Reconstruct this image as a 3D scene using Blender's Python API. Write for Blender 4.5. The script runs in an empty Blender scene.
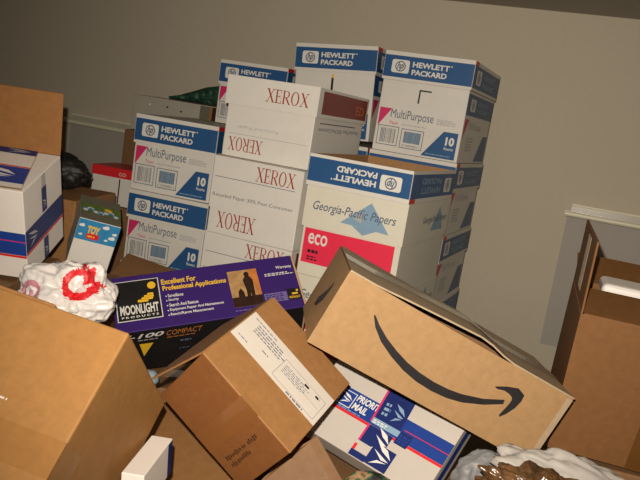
import bpy, bmesh, math, random
from mathutils import Vector, Matrix, Euler, noise
R = math.radians
C = bpy.context.scene.collection
scene = bpy.context.scene

# ------------------------------------------------------------------ camera, light, exposure
CAM_Z = 1.5
PITCH, ROLL, FPX = 0.1655, 0.159, 740.0
fwd = Vector((0, math.cos(PITCH), -math.sin(PITCH)))
up0 = Vector((0, math.sin(PITCH), math.cos(PITCH)))
rt0 = Vector((1, 0, 0))
c_, s_ = math.cos(ROLL), math.sin(ROLL)
rt = c_ * rt0 + s_ * up0
up = -s_ * rt0 + c_ * up0
EYE = Vector((0, 0, CAM_Z))
cam_data = bpy.data.cameras.new('camera')
cam_data.sensor_width = 36.0
cam_data.sensor_fit = 'HORIZONTAL'
cam_data.lens = FPX / 640.0 * 36.0
cam_data.clip_start = 0.02
cam = bpy.data.objects.new('camera', cam_data)
C.objects.link(cam)
M = Matrix((rt, up, -fwd)).transposed().to_4x4()
M.translation = EYE
cam.matrix_world = M
scene.camera = cam

world = bpy.data.worlds.new('room_ambient')
world.use_nodes = True
world.node_tree.nodes['Background'].inputs[0].default_value = (1.0, 0.72, 0.45, 1)
world.node_tree.nodes['Background'].inputs[1].default_value = 0.022
scene.world = world

# the camera's own flash, a few centimetres above the lens (the camera is rolled to the left)
fl = bpy.data.lights.new('camera_flash', 'SPOT')
fl.energy = 144.0
fl.color = (1.0, 0.90, 0.77)
fl.spot_size = R(92)
fl.spot_blend = 1.0
fl.shadow_soft_size = 0.006
flo = bpy.data.objects.new('camera_flash', fl)
C.objects.link(flo)
aim = (fwd + 0.10 * rt + 0.03 * up).normalized()
flo.location = EYE + 0.055 * up - 0.020 * rt + 0.01 * fwd
flo.rotation_euler = aim.to_track_quat('-Z', 'Y').to_euler()

# warm fill light added behind the photographer to lift the shadows
cl = bpy.data.lights.new('fill_light', 'AREA')
cl.energy = 5.0
cl.size = 0.4
cl.color = (1.0, 0.72, 0.45)
clo = bpy.data.objects.new('fill_light', cl)
C.objects.link(clo)
clo.location = (0.3, -0.7, 1.98)

vs = scene.view_settings
vs.view_transform = 'Standard'
vs.look = 'None'
vs.exposure = 0.0
vs.gamma = 1.0
vs.use_curve_mapping = False


def at(px, py, depth):
    """the world point seen at a pixel, at a distance along +Y"""
    d = rt * ((px - 320) / FPX) - up * ((py - 240) / FPX) + fwd
    return EYE + d * (depth / d.y)


# ------------------------------------------------------------------ materials
def lin(r, g, b):
    f = lambda c: (c / 255 / 12.92) if c <= 10 else ((c / 255 + 0.055) / 1.055) ** 2.4
    return (f(r), f(g), f(b))


def mat(name, col, rough=0.6, var=0.06, scale=30.0, bump=0.0, spec=0.3, metal=0.0, coat=0.0, stretch=(1, 1, 1)):
    m = bpy.data.materials.new(name)
    m.use_nodes = True
    nt = m.node_tree
    b = nt.nodes['Principled BSDF']
    b.inputs['Roughness'].default_value = rough
    b.inputs['Specular IOR Level'].default_value = spec
    b.inputs['Metallic'].default_value = metal
    b.inputs['Coat Weight'].default_value = coat
    tc = nt.nodes.new('ShaderNodeTexCoord')
    mp = nt.nodes.new('ShaderNodeMapping')
    mp.inputs['Scale'].default_value = stretch
    nt.links.new(tc.outputs['Object'], mp.inputs['Vector'])
    nz = nt.nodes.new('ShaderNodeTexNoise')
    nz.inputs['Scale'].default_value = scale
    nz.inputs['Detail'].default_value = 6
    nz.inputs['Roughness'].default_value = 0.65
    nt.links.new(mp.outputs[0], nz.inputs['Vector'])
    cr = nt.nodes.new('ShaderNodeValToRGB')
    cr.color_ramp.elements[0].position = 0.3
    cr.color_ramp.elements[1].position = 0.7
    lo = [max(0, c * (1 - var)) for c in col]
    hi = [min(1, c * (1 + var)) for c in col]
    cr.color_ramp.elements[0].color = (*lo, 1)
    cr.color_ramp.elements[1].color = (*hi, 1)
    nt.links.new(nz.outputs['Fac'], cr.inputs[0])
    nt.links.new(cr.outputs[0], b.inputs['Base Color'])
    if bump:
        bp = nt.nodes.new('ShaderNodeBump')
        bp.inputs['Strength'].default_value = bump
        bp.inputs['Distance'].default_value = 0.002
        nt.links.new(nz.outputs['Fac'], bp.inputs['Height'])
        nt.links.new(bp.outputs[0], b.inputs['Normal'])
    return m


KR = dict(rough=0.62, var=0.10, scale=60, bump=0.10, spec=0.25)
kraft_orange = mat('kraft_orange', (0.28, 0.137, 0.042), **KR)
kraft_light = mat('kraft_light', (0.30, 0.178, 0.080), **KR)
kraft_mid = mat('kraft_mid', (0.27, 0.130, 0.046), **KR)
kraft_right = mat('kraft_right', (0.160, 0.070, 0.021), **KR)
kraft_flap = mat('kraft_flap', (0.33, 0.245, 0.155), **KR)
kraft_rust = mat('kraft_rust', (0.25, 0.11, 0.033), **KR)
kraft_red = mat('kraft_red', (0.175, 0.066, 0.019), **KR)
kraft_ink = mat('kraft_ink', (0.055, 0.022, 0.008), rough=0.6, var=0.5, scale=300)
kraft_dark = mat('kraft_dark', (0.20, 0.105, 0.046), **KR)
kraft_inner = mat('kraft_inner', (0.34, 0.185, 0.08), **KR)
kraft_edge = mat('kraft_edge', (0.50, 0.32, 0.17), rough=0.8, var=0.15, scale=200)
board_white = mat('board_white', (0.66, 0.63, 0.57), rough=0.5, var=0.03, scale=25)
board_cream = mat('board_cream', (0.66, 0.62, 0.51), rough=0.5, var=0.03, scale=25)
board_grey = mat('board_grey', (0.40, 0.37, 0.31), rough=0.6, var=0.05, scale=25)
mailer_white_dimmed = mat('mailer_white_dimmed', (0.50, 0.45, 0.40), rough=0.45, var=0.03, scale=25)  # same white mailer board, darkened to offset stronger flash close to the camera
mailer_white = mat('mailer_white', (0.70, 0.645, 0.585), rough=0.45, var=0.03, scale=25)
ink_blue = mat('ink_blue', (0.022, 0.085, 0.22), rough=0.45, var=0.05)
ink_navy = mat('ink_navy', (0.012, 0.022, 0.12), rough=0.4, var=0.1)
ink_royal = mat('ink_royal', (0.014, 0.045, 0.24), rough=0.4, var=0.05)
ink_red = mat('ink_red', (0.62, 0.02, 0.025), rough=0.45, var=0.05)
ink_eco = mat('ink_eco', (0.75, 0.03, 0.075), rough=0.45, var=0.03)
ink_brick = mat('ink_brick', (0.20, 0.035, 0.022), rough=0.5, var=0.05)
ink_xred = mat('ink_xred', (0.33, 0.045, 0.03), rough=0.5, var=0.05)
ink_pink = mat('ink_pink', (0.58, 0.03, 0.13), rough=0.5, var=0.04)
ink_grey = mat('ink_grey', (0.13, 0.145, 0.18), rough=0.5, var=0.05)
ink_pale = mat('ink_pale', (0.40, 0.40, 0.40), rough=0.5, var=0.05)
ink_slate = mat('ink_slate', (0.10, 0.13, 0.19), rough=0.5, var=0.05)
ink_black = mat('ink_black', (0.012, 0.011, 0.012), rough=0.5, var=0.2)
ink_char = mat('ink_char', (0.017, 0.015, 0.016), rough=0.45, var=0.2)
ink_white = mat('ink_white', (0.70, 0.68, 0.63), rough=0.5, var=0.02)
ink_sky = mat('ink_sky', (0.22, 0.34, 0.46), rough=0.5, var=0.05)
ink_purple = mat('ink_purple', (0.040, 0.016, 0.135), rough=0.38, var=0.05)
ink_rose = mat('ink_rose', (0.62, 0.30, 0.26), rough=0.5)
ink_lilac = mat('ink_lilac', (0.16, 0.12, 0.30), rough=0.5)
ink_yellow = mat('ink_yellow', (0.80, 0.48, 0.03), rough=0.45, var=0.04)
ink_orange = mat('ink_orange', (0.50, 0.17, 0.04), rough=0.45, var=0.25, scale=40)
ink_tan = mat('ink_tan', (0.42, 0.24, 0.10), rough=0.5, var=0.3, scale=50)
ink_umber = mat('ink_umber', (0.03, 0.013, 0.008), rough=0.5, var=0.3, scale=60)
ink_toyblue = mat('ink_toyblue', (0.03, 0.21, 0.42), rough=0.45, var=0.12, scale=40)
ink_green = mat('ink_green', (0.10, 0.16, 0.03), rough=0.5, var=0.3, scale=50)
ink_olive = mat('ink_olive', (0.14, 0.125, 0.085), rough=0.6, var=0.1)
paper_label = mat('paper_label', (0.56, 0.51, 0.45), rough=0.5, var=0.02)
tape_clear = mat('tape_clear', (0.26, 0.128, 0.043), rough=0.16, var=0.05, spec=0.5, coat=0.35)
tape_red = mat('tape_red', (0.20, 0.078, 0.023), rough=0.15, var=0.05, spec=0.5, coat=0.4)
tape_grey = mat('tape_grey', (0.40, 0.33, 0.235), rough=0.25, var=0.08, spec=0.5, coat=0.3)
tape_faint = mat('tape_faint', (0.262, 0.126, 0.039), rough=0.35, var=0.08, scale=60, spec=0.4, coat=0.12)
tape_brown = mat('tape_brown', (0.115, 0.048, 0.013), rough=0.2, var=0.12, spec=0.5, coat=0.35)
tape_wrinkle = mat('tape_wrinkle', (0.20, 0.125, 0.07), rough=0.25, var=0.4, spec=0.6, coat=0.5)
plaster = mat('plaster', (0.58, 0.515, 0.40), rough=0.85, var=0.02, scale=60, bump=0.05, spec=0.1)
ceil_mat = mat('ceiling_paint', (0.40, 0.36, 0.30), rough=0.9, var=0.05, scale=80, bump=0.2, spec=0.1)
floor_mat = mat('floor_carpet', (0.14, 0.11, 0.085), rough=0.95, var=0.25, scale=120, bump=0.4, spec=0.05)
shade_grey = mat('shade_grey', (0.43, 0.395, 0.345), rough=0.7, var=0.02, scale=30, spec=0.2)
ledge_lip_highlight = mat('ledge_lip_highlight', (0.85, 0.80, 0.60), rough=0.34, var=0.02, scale=20, spec=0.9, coat=0.6)  # pale colour carries the flash highlight along the rolled lips
ledge_mat = mat('ledge_enamel', (0.50, 0.47, 0.38), rough=0.22, var=0.02, scale=20, spec=0.6, coat=0.4)
film_white = mat('film_white', (0.70, 0.66, 0.63), rough=0.32, var=0.03, scale=20, spec=0.5)
film_grey = mat('film_grey', (0.20, 0.195, 0.195), rough=0.5, var=0.12, scale=12, spec=0.4)
film_pale = mat('film_pale', (0.33, 0.305, 0.275), rough=0.6, var=0.05, scale=14, spec=0.4)
cloth_white = mat('cloth_white', (0.62, 0.60, 0.56), rough=0.8, var=0.04, scale=60)
film_brown = mat('film_brown', (0.085, 0.042, 0.016), rough=0.27, var=0.75, scale=9, spec=0.6, stretch=(5, 1, 1.5))
bag_black = mat('bag_black', (0.010, 0.009, 0.009), rough=0.5, var=0.3, scale=30)
bag_pink = mat('bag_pink', (0.55, 0.24, 0.29), rough=0.35, var=0.1)
bag_slate = mat('bag_slate', (0.16, 0.17, 0.24), rough=0.35, var=0.1)
plastic_white = mat('plastic_white', (0.74, 0.70, 0.66), rough=0.2, var=0.01, spec=0.6, coat=0.5)
plastic_blue = mat('plastic_blue', (0.25, 0.33, 0.38), rough=0.3, var=0.05)


def camo(name, cols, scale):
    m = bpy.data.materials.new(name)
    m.use_nodes = True
    nt = m.node_tree
    b = nt.nodes['Principled BSDF']
    b.inputs['Roughness'].default_value = 0.7
    tc = nt.nodes.new('ShaderNodeTexCoord')
    nz = nt.nodes.new('ShaderNodeTexNoise')
    nz.inputs['Scale'].default_value = scale
    nz.inputs['Detail'].default_value = 2
    nt.links.new(tc.outputs['Object'], nz.inputs['Vector'])
    cr = nt.nodes.new('ShaderNodeValToRGB')
    cr.color_ramp.interpolation = 'CONSTANT'
    els = cr.color_ramp.elements
    while len(els) < len(cols):
        els.new(0.5)
    for i, (p, c) in enumerate(cols):
        els[i].position = p
        els[i].color = (*c, 1)
    nt.links.new(nz.outputs['Fac'], cr.inputs[0])
    nt.links.new(cr.outputs[0], b.inputs['Base Color'])
    return m


camo_mat = camo('camouflage_cloth', [(0, (0.012, 0.012, 0.01)), (0.40, (0.02, 0.085, 0.03)), (0.51, (0.27, 0.16, 0.075)), (0.63, (0.10, 0.06, 0.03))], 38)
green_wrap = camo('green_wrap', [(0, (0.005, 0.02, 0.012)), (0.42, (0.012, 0.06, 0.03)), (0.56, (0.02, 0.09, 0.05)), (0.66, (0.13, 0.15, 0.16))], 45)


# ------------------------------------------------------------------ mesh helpers
class MB:
    def __init__(self):
        self.v, self.f, self.fm, self.m = [], [], [], []
        self.smooth = False

    def mi(self, m):
        if m not in self.m:
            self.m.append(m)
        return self.m.index(m)

    def poly(self, pts, m):
        i = len(self.v)
        self.v += [tuple(p) for p in pts]
        self.f.append(tuple(range(i, i + len(pts))))
        self.fm.append(self.mi(m))

    def bm(self, b, m):
        i = len(self.v)
        b.verts.ensure_lookup_table()
        self.v += [tuple(v.co) for v in b.verts]
        for f in b.faces:
            self.f.append(tuple(i + v.index for v in f.verts))
            self.fm.append(self.mi(m[f.material_index] if isinstance(m, (list, tuple)) else m))

    def box(self, x0, x1, y0, y1, z0, z1, m, bev=0.0, seg=2, mtx=None):
        b = bmesh.new()
        bmesh.ops.create_cube(b, size=1)
        for v in b.verts:
            v.co = Vector(((x0 + x1) / 2 + v.co.x * (x1 - x0), (y0 + y1) / 2 + v.co.y * (y1 - y0), (z0 + z1) / 2 + v.co.z * (z1 - z0)))
        if bev:
            bmesh.ops.bevel(b, geom=list(b.edges), offset=bev, segments=seg, affect='EDGES', profile=0.5)
        if mtx is not None:
            b.transform(mtx)
        b.verts.index_update()
        self.bm(b, m)
        b.free()

    def build(self, name, parent=None, loc=None, rot=None, smooth=False):
        me = bpy.data.meshes.new(name)
        me.from_pydata(self.v, [], self.f)
        for m in self.m:
            me.materials.append(m)
        for p, k in zip(me.polygons, self.fm):
            p.material_index = k
            p.use_smooth = smooth
        me.update()
        o = bpy.data.objects.new(name, me)
        C.objects.link(o)
        if parent:
            o.parent = parent
        if loc is not None:
            o.location = loc
        if rot is not None:
            o.rotation_euler = rot
        return o


class FR:
    """a printed face: 2-D origin, right, up and outward directions"""
    def __init__(self, o, u, v, n):
        self.o, self.u, self.v, self.n = Vector(o), Vector(u), Vector(v), Vector(n)

    def p(self, x, y, l):
        return self.o + self.u * x + self.v * y + self.n * l

    def sub(self, x, y, deg):
        a = R(deg)
        return FR(self.o + self.u * x + self.v * y, self.u * math.cos(a) + self.v * math.sin(a), -self.u * math.sin(a) + self.v * math.cos(a), self.n)


def faces(w, d, h, z=0.0, y=0.0):
    return {
        'F': FR((-w / 2, y, z), (1, 0, 0), (0, 0, 1), (0, -1, 0)),
        'R': FR((w / 2, y, z), (0, 1, 0), (0, 0, 1), (1, 0, 0)),
        'L': FR((-w / 2, y + d, z), (0, -1, 0), (0, 0, 1), (-1, 0, 0)),
        'K': FR((w / 2, y + d, z), (-1, 0, 0), (0, 0, 1), (0, 1, 0)),
        'T': FR((-w / 2, y, z + h), (1, 0, 0), (0, 1, 0), (0, 0, 1)),
    }


L1, L2, L3, L4 = 0.0005, 0.0009, 0.0013, 0.0017


def pp(mb, fr, pts, m, l=L1):
    a = sum(pts[i][0] * pts[(i + 1) % len(pts)][1] - pts[(i + 1) % len(pts)][0] * pts[i][1] for i in range(len(pts)))
    if a < 0:
        pts = pts[::-1]
    mb.poly([fr.p(x, y, l) for x, y in pts], m)


def rect(mb, fr, x0, y0, x1, y1, m, l=L1):
    pp(mb, fr, [(x0, y0), (x1, y0), (x1, y1), (x0, y1)], m, l)


def ring(mb, fr, x0, y0, x1, y1, t, m, l=L1):
    rect(mb, fr, x0, y0, x1, y0 + t, m, l)
    rect(mb, fr, x0, y1 - t, x1, y1, m, l)
    rect(mb, fr, x0, y0 + t, x0 + t, y1 - t, m, l)
    rect(mb, fr, x1 - t, y0 + t, x1, y1 - t, m, l)


def disc(mb, fr, cx, cy, rx, ry, m, l=L1, n=24):
    pp(mb, fr, [(cx + rx * math.cos(2 * math.pi * i / n), cy + ry * math.sin(2 * math.pi * i / n)) for i in range(n)], m, l)


def rrect(mb, fr, x0, y0, x1, y1, r, m, l=L1):
    pts = []
    for cx, cy, a0 in ((x1 - r, y1 - r, 0), (x0 + r, y1 - r, 90), (x0 + r, y0 + r, 180), (x1 - r, y0 + r, 270)):
        for k in range(5):
            a = R(a0 + k * 22.5)
            pts.append((cx + r * math.cos(a), cy + r * math.sin(a)))
    pp(mb, fr, pts, m, l)


_tc = {}


def glyphs(s, bold, shear):
    k = (s, bold, shear)
    if k in _tc:
        return _tc[k]
    cu = bpy.data.curves.new('t', 'FONT')
    cu.body = s
    cu.size = 1
    cu.offset = bold
    cu.shear = shear
    cu.resolution_u = 3
    cu.fill_mode = 'FRONT'
    o = bpy.data.objects.new('t', cu)
    C.objects.link(o)
    dg = bpy.context.evaluated_depsgraph_get()
    dg.update()
    me = bpy.data.meshes.new_from_object(o.evaluated_get(dg))
    vs_ = [(v.co.x, v.co.y) for v in me.vertices]
    fs = [tuple(p.vertices) for p in me.polygons]
    bpy.data.objects.remove(o)
    bpy.data.curves.remove(cu)
    bpy.data.meshes.remove(me)
    _tc[k] = (vs_, fs)
    return _tc[k]


def text(mb, fr, s, x0, y0, x1, y1, m, l=L2, bold=0.0, shear=0.0, flip=False):
    vv, ff = glyphs(s, bold, shear)
    ax, bx = min(v[0] for v in vv), max(v[0] for v in vv)
    ay, by = min(v[1] for v in vv), max(v[1] for v in vv)
    i = len(mb.v)
    for x, y in vv:
        fx, fy = (x - ax) / (bx - ax), (y - ay) / (by - ay)
        if flip:
            fx, fy = 1 - fx, 1 - fy
        mb.v.append(tuple(fr.p(x0 + fx * (x1 - x0), y0 + fy * (y1 - y0), l)))
    k = mb.mi(m)
    for f in ff:
        a = [Vector(mb.v[i + j]) for j in f[:3]]
        g = tuple(i + j for j in f)
        if (a[1] - a[0]).cross(a[2] - a[0]).dot(fr.n) < 0:
            g = g[::-1]
        mb.f.append(g)
        mb.fm.append(k)


def lines(mb, fr, x0, y0, x1, y1, n, m, l=L2, seed=0, fill=0.55):
    """rows of very small unreadable print"""
    rng = random.Random(seed)
    st = (y1 - y0) / n
    for i in range(n):
        x = x0
        end = x1 - rng.random() * (x1 - x0) * 0.3
        while x < end:
            wd = min(end - x, (0.004 + rng.random() * 0.008))
            rect(mb, fr, x, y0 + i * st, x + wd, y0 + i * st + st * fill, m, l)
            x += wd + 0.0022


# serif capitals for the copier-paper cartons, drawn in a unit cell
def bar(a, b, t):
    a, b = Vector(a), Vector(b)
    n = Vector((t / 2, 0))
    return [tuple(a - n), tuple(a + n), tuple(b + n), tuple(b - n)]


def serif_word(mb, fr, word, x0, y0, x1, y1, m, l=L1, flip=False):
    adv = {'X': 1.0, 'E': 0.78, 'R': 0.92, 'O': 1.02}
    tot = sum(adv[c] for c in word)
    cx = 0
    for c in word:
        P = []
        a = adv[c] * 0.92
        S = 0.045
        if c == 'X':
            P += [bar((0.16, 1), (0.80, 0), 0.19), bar((0.78, 1), (0.12, 0), 0.07)]
            for xx, yy in ((0.16, 1), (0.78, 1), (0.80, 0), (0.12, 0)):
                P.append([(xx - 0.16, yy - S * (yy > 0)), (xx + 0.16, yy - S * (yy > 0)), (xx + 0.16, yy + S * (yy == 0)), (xx - 0.16, yy + S * (yy == 0))])
        elif c == 'E':
            P += [bar((0.16, 0), (0.16, 1), 0.15), [(0, 0), (a - 0.06, 0), (a - 0.06, 0.055), (0, 0.055)], [(0, 0.945), (a - 0.09, 0.945), (a - 0.09, 1), (0, 1)],
                  [(0.16, 0.485), (0.52, 0.485), (0.52, 0.535), (0.16, 0.535)], bar((a - 0.07, 0), (a - 0.05, 0.25), 0.05), bar((a - 0.1, 1), (a - 0.1, 0.77), 0.05), bar((0.51, 0.39), (0.51, 0.63), 0.045)]
        elif c == 'R':
            P += [bar((0.16, 0), (0.16, 1), 0.15), [(0, 0), (0.32, 0), (0.32, S), (0, S)], [(0, 1 - S), (0.45, 1 - S), (0.45, 1), (0, 1)], bar((0.40, 0.5), (0.80, 0), 0.18), [(0.16, 0.47), (0.45, 0.47), (0.45, 0.52), (0.16, 0.52)], [(0.70, 0), (0.92, 0), (0.92, S), (0.70, S)]]
            n = 10
            for i in range(n):
                t0, t1 = -90 + 180 * i / n, -90 + 180 * (i + 1) / n
                q = lambda t, rx, ry: (0.42 + rx * math.cos(R(t)), 0.745 + ry * math.sin(R(t)))
                P.append([q(t0, 0.20, 0.215), q(t1, 0.20, 0.215), q(t1, 0.34, 0.255), q(t0, 0.34, 0.255)])
        elif c == 'O':
            n = 20
            for i in range(n):
                t0, t1 = 360 * i / n, 360 * (i + 1) / n
                q = lambda t, rx, ry: (0.47 + rx * math.cos(R(t)), 0.5 + ry * math.sin(R(t)))
                P.append([q(t0, 0.29, 0.465), q(t1, 0.29, 0.465), q(t1, 0.44, 0.515), q(t0, 0.44, 0.515)])
        for pl in P:
            pts = []
            for x, y in pl:
                fx = (cx + x) / tot
                fy = y
                if flip:
                    fx, fy = 1 - fx, 1 - fy
                pts.append((x0 + fx * (x1 - x0), y0 + fy * (y1 - y0)))
            pp(mb, fr, pts, m, l)
        cx += adv[c]


# ------------------------------------------------------------------ thing helpers
def tag(o, label, cat, group=None):
    o['label'] = label
    o['category'] = cat
    if group:
        o['group'] = group
    return o


def thing(name, label, cat, loc=(0, 0, 0), rot=(0, 0, 0), group=None):
    o = bpy.data.objects.new(name, None)
    o.empty_display_size = 0.05
    C.objects.link(o)
    o.location = loc
    o.rotation_euler = [R(a) for a in rot]
    return tag(o, label, cat, group)


def clone(root, label, loc, rot, group=None, sz=1.0):
    r = root.copy()
    C.objects.link(r)
    r.location = loc
    r.rotation_euler = [R(a) for a in rot]
    r.scale = (1, 1, sz)
    r['label'] = label
    if group:
        r['group'] = group
    for ch in list(root.children):
        k = ch.copy()
        C.objects.link(k)
        k.parent = r
        for g in list(ch.children):
            e = g.copy()
            C.objects.link(e)
            e.parent = k
    return r


def struct(o):
    o['kind'] = 'structure'
    return o


def tray(mb, w, d, z0, z1, t, out, inn, opening, y=0.0, edge=None):
    """a real open tray of board: four walls and a bottom (opening 'up') or top (opening 'down')"""
    x0, x1, y0, y1 = -w / 2, w / 2, y, y + d
    edge = edge or inn

    def wall(a, b, c, e, ax):
        # outer quad, inner quad
        pass
    o = [(x0, y0), (x1, y0), (x1, y1), (x0, y1)]
    n = [(x0 + t, y0 + t), (x1 - t, y0 + t), (x1 - t, y1 - t), (x0 + t, y1 - t)]
    zr, zc = (z1, z0) if opening == 'up' else (z0, z1)      # rim, closed end
    zi = zc + t if opening == 'up' else zc - t
    for i in range(4):
        j = (i + 1) % 4
        qs = [((*o[i], z0), (*o[j], z0), (*o[j], z1), (*o[i], z1))]
        mb.poly(qs[0], out)
        lo, hi = (zi, zr) if zi < zr else (zr, zi)
        mb.poly([(*n[j], lo), (*n[i], lo), (*n[i], hi), (*n[j], hi)], inn)
        q = [(*o[i], zr), (*o[j], zr), (*n[j], zr), (*n[i], zr)]
        mb.poly(q if opening == 'up' else q[::-1], edge)
    q = [(*p, zc) for p in o]
    mb.poly(q[::-1] if opening == 'up' else q, out)
    q = [(*p, zi) for p in n]
    mb.poly(q if opening == 'up' else q[::-1], inn)


# ------------------------------------------------------------------ setting
YAW = R(-19.4)
WU = Vector((math.cos(YAW), math.sin(YAW), 0))
WN = Vector((-math.sin(YAW), math.cos(YAW), 0))
WD = 3.0
CEIL = CAM_Z + 0.52


def wp(u, out, z):
    """a point by its place along the back wall, distance out from it, height"""
    return WN * (WD - out) + WU * u + Vector((0, 0, z))


def wbox(mb, u0, u1, a0, a1, z0, z1, m, bev=0.0):
    b = bmesh.new()
    bmesh.ops.create_cube(b, size=1)
    for v in b.verts:
        v.co = wp((u0 + u1) / 2 + v.co.x * (u1 - u0), (a0 + a1) / 2 - v.co.y * (a1 - a0), (z0 + z1) / 2 + v.co.z * (z1 - z0))
    if bev:
        bmesh.ops.bevel(b, geom=list(b.edges), offset=bev, segments=2, affect='EDGES')
    b.verts.index_update()
    mb.bm(b, m)
    b.free()


UL, UR, DEEP = -3.5, 2.3, 4.4
mb = MB(); wbox(mb, UL, UR, -0.1, 0, 0, CEIL, plaster); struct(mb.build('wall_back'))
mb = MB(); wbox(mb, UL - 0.1, UL, -0.1, DEEP, 0, CEIL, plaster); struct(mb.build('wall_left'))
mb = MB(); wbox(mb, UR, UR + 0.1, -0.1, DEEP, 0, CEIL, plaster); struct(mb.build('wall_right'))
mb = MB(); wbox(mb, UL, UR, 0, DEEP, -0.1, 0, floor_mat); struct(mb.build('floor'))
mb = MB(); wbox(mb, UL, UR, 0, DEEP, CEIL, CEIL + 0.1, ceil_mat); struct(mb.build('ceiling'))


def rod(mb, u0, u1, out, z, rad, m, n=16):
    ringp = [[wp(u, out + rad * math.cos(2 * math.pi * k / n), z + rad * math.sin(2 * math.pi * k / n)) for k in range(n)] for u in (u0, u1)]
    for k in range(n):
        mb.poly([ringp[0][k], ringp[1][k], ringp[1][(k + 1) % n], ringp[0][(k + 1) % n]], m)
    mb.poly(ringp[0][::-1], m)
    mb.poly(ringp[1], m)


def window(name, u0, u1, ztop, zbot):
    mb = MB()
    wbox(mb, u0, u1, 0, 0.006, zbot, ztop - 0.012, shade_grey)
    w = struct(mb.build(name))
    mb = MB()
    # a head ledge like a shallow channel: back rail, floor and a rolled front lip, paled to hold the flash highlight
    wbox(mb, u0 + 0.010, u1, 0, 0.014, ztop - 0.006, ztop + 0.030, ledge_mat, 0.003)
    rod(mb, u0 + 0.010, u1, 0.010, ztop + 0.031, 0.006, ledge_lip_highlight)
    wbox(mb, u0 - 0.004, u1, 0.010, 0.050, ztop - 0.006, ztop + 0.000, ledge_mat, 0.002)
    wbox(mb, u0 - 0.004, u1, 0.046, 0.052, ztop - 0.010, ztop + 0.009, ledge_mat, 0.002)
    rod(mb, u0 - 0.006, u1, 0.052, ztop - 0.003, 0.0095, ledge_lip_highlight)
    wbox(mb, u0 - 0.010, u0 - 0.002, 0, 0.056, ztop - 0.010, ztop + 0.012, ledge_mat, 0.003)
    mb.build('window_ledge', w)
    return w




def wall_u(px, py):
    d = at(px, py, 1.0) - EYE
    return (d * (WD / d.dot(WN))).dot(WU)


ur, ulft = wall_u(568, 212), wall_u(72, 120)
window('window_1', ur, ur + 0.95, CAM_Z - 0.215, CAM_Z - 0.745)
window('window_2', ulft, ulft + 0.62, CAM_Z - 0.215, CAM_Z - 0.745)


# ------------------------------------------------------------------ blue-lidded paper cartons
def circle_logo(mb, fr, x0, y0, x1, y1, flip=False, l=L2):
    """white rounded tablet with a dark circle and two slanting letters"""
    rrect(mb, fr, x0, y0, x1, y1, (y1 - y0) * 0.16, ink_white, l)
    cx, cy = (x0 + x1) / 2, (y0 + y1) / 2
    ry = (y1 - y0) * 0.40
    rx = ry * 1.05
    disc(mb, fr, cx, cy, rx, ry, ink_slate, l + 0.0004)
    disc(mb, fr, cx, cy, rx * 0.80, ry * 0.80, ink_white, l + 0.0008)
    text(mb, fr, 'hp', cx - rx * 0.66, cy - ry * 0.86, cx + rx * 0.66, cy + ry * 0.82, ink_slate, l + 0.0012, bold=0.03, shear=0.35, flip=flip)


def hp_lid_print(mb, w, d, z0, z1, flip=False):
    h = z1 - z0
    F = faces(w, d, h, z0)
    fr = F['F']
    a, b = (0.10, 0.86) if not flip else (0.14, 0.90)
    rect(mb, fr, 0.001, a * h, w - 0.001, b * h, ink_blue)
    X = lambda f: (1 - f) * w if flip else f * w
    Y = lambda f: (1 - f) * h if flip else f * h

    def box4(fx0, fy0, fx1, fy1):
        xs, ys = sorted((X(fx0), X(fx1))), sorted((Y(fy0), Y(fy1)))
        return xs[0], ys[0], xs[1], ys[1]
    circle_logo(mb, fr, *box4(0.09, 0.26, 0.29, 0.72), flip=flip)
    text(mb, fr, 'HEWLETT', *box4(0.325, 0.51, 0.735, 0.70), ink_white, bold=0.035, flip=flip)
    text(mb, fr, 'PACKARD', *box4(0.325, 0.24, 0.715, 0.43), ink_white, bold=0.035, flip=flip)
    disc(mb, fr, X(0.755), Y(0.685), 0.0022, 0.0022, ink_white, L2)
    fr = F['R']
    rect(mb, fr, 0.004, a * h, d - 0.002, b * h, ink_blue)
    X = lambda f: (1 - f) * d if flip else f * d
    circle_logo(mb, fr, *box4(0.10, 0.24, 0.27, 0.74), flip=flip)
    text(mb, fr, 'HEWLETT', *box4(0.36, 0.52, 0.80, 0.72), ink_sky, bold=0.02, flip=flip)
    text(mb, fr, 'PACKARD', *box4(0.36, 0.22, 0.80, 0.42), ink_sky, bold=0.02, flip=flip)
    ry = (0.86 * h, h) if not flip else (0, 0.14 * h)
    rect(mb, fr, 0.002, ry[0], 0.05, ry[1], ink_red)
    rect(mb, F['L'], 0.002, a * h, d - 0.002, b * h, ink_blue)
    rect(mb, F['K'], 0.002, a * h, w - 0.002, b * h, ink_blue)


def barcode(mb, fr, x0, y0, x1, y1, seed, dense):
    ring(mb, fr, x0, y0, x1, y1, 0.0022, ink_slate)
    rng = random.Random(seed)
    if dense:
        rect(mb, fr, x0 + 0.011, y0 + 0.018, x1 - 0.009, y1 - 0.008, ink_sky, L1)
    x = x0 + 0.011
    while x < x1 - 0.011:
        t = rng.choice((0.0011, 0.0017, 0.0026))
        rect(mb, fr, x, y0 + (0.018 if dense else 0.008), x + t, y1 - 0.008, ink_grey, L2)
        x += t + rng.choice((0.0014, 0.002, 0.0028))
    if dense:
        text(mb, fr, 'CORP8011', x0 + 0.008, y0 + 0.005, x1 - 0.008, y0 + 0.013, ink_grey, L2)


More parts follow.
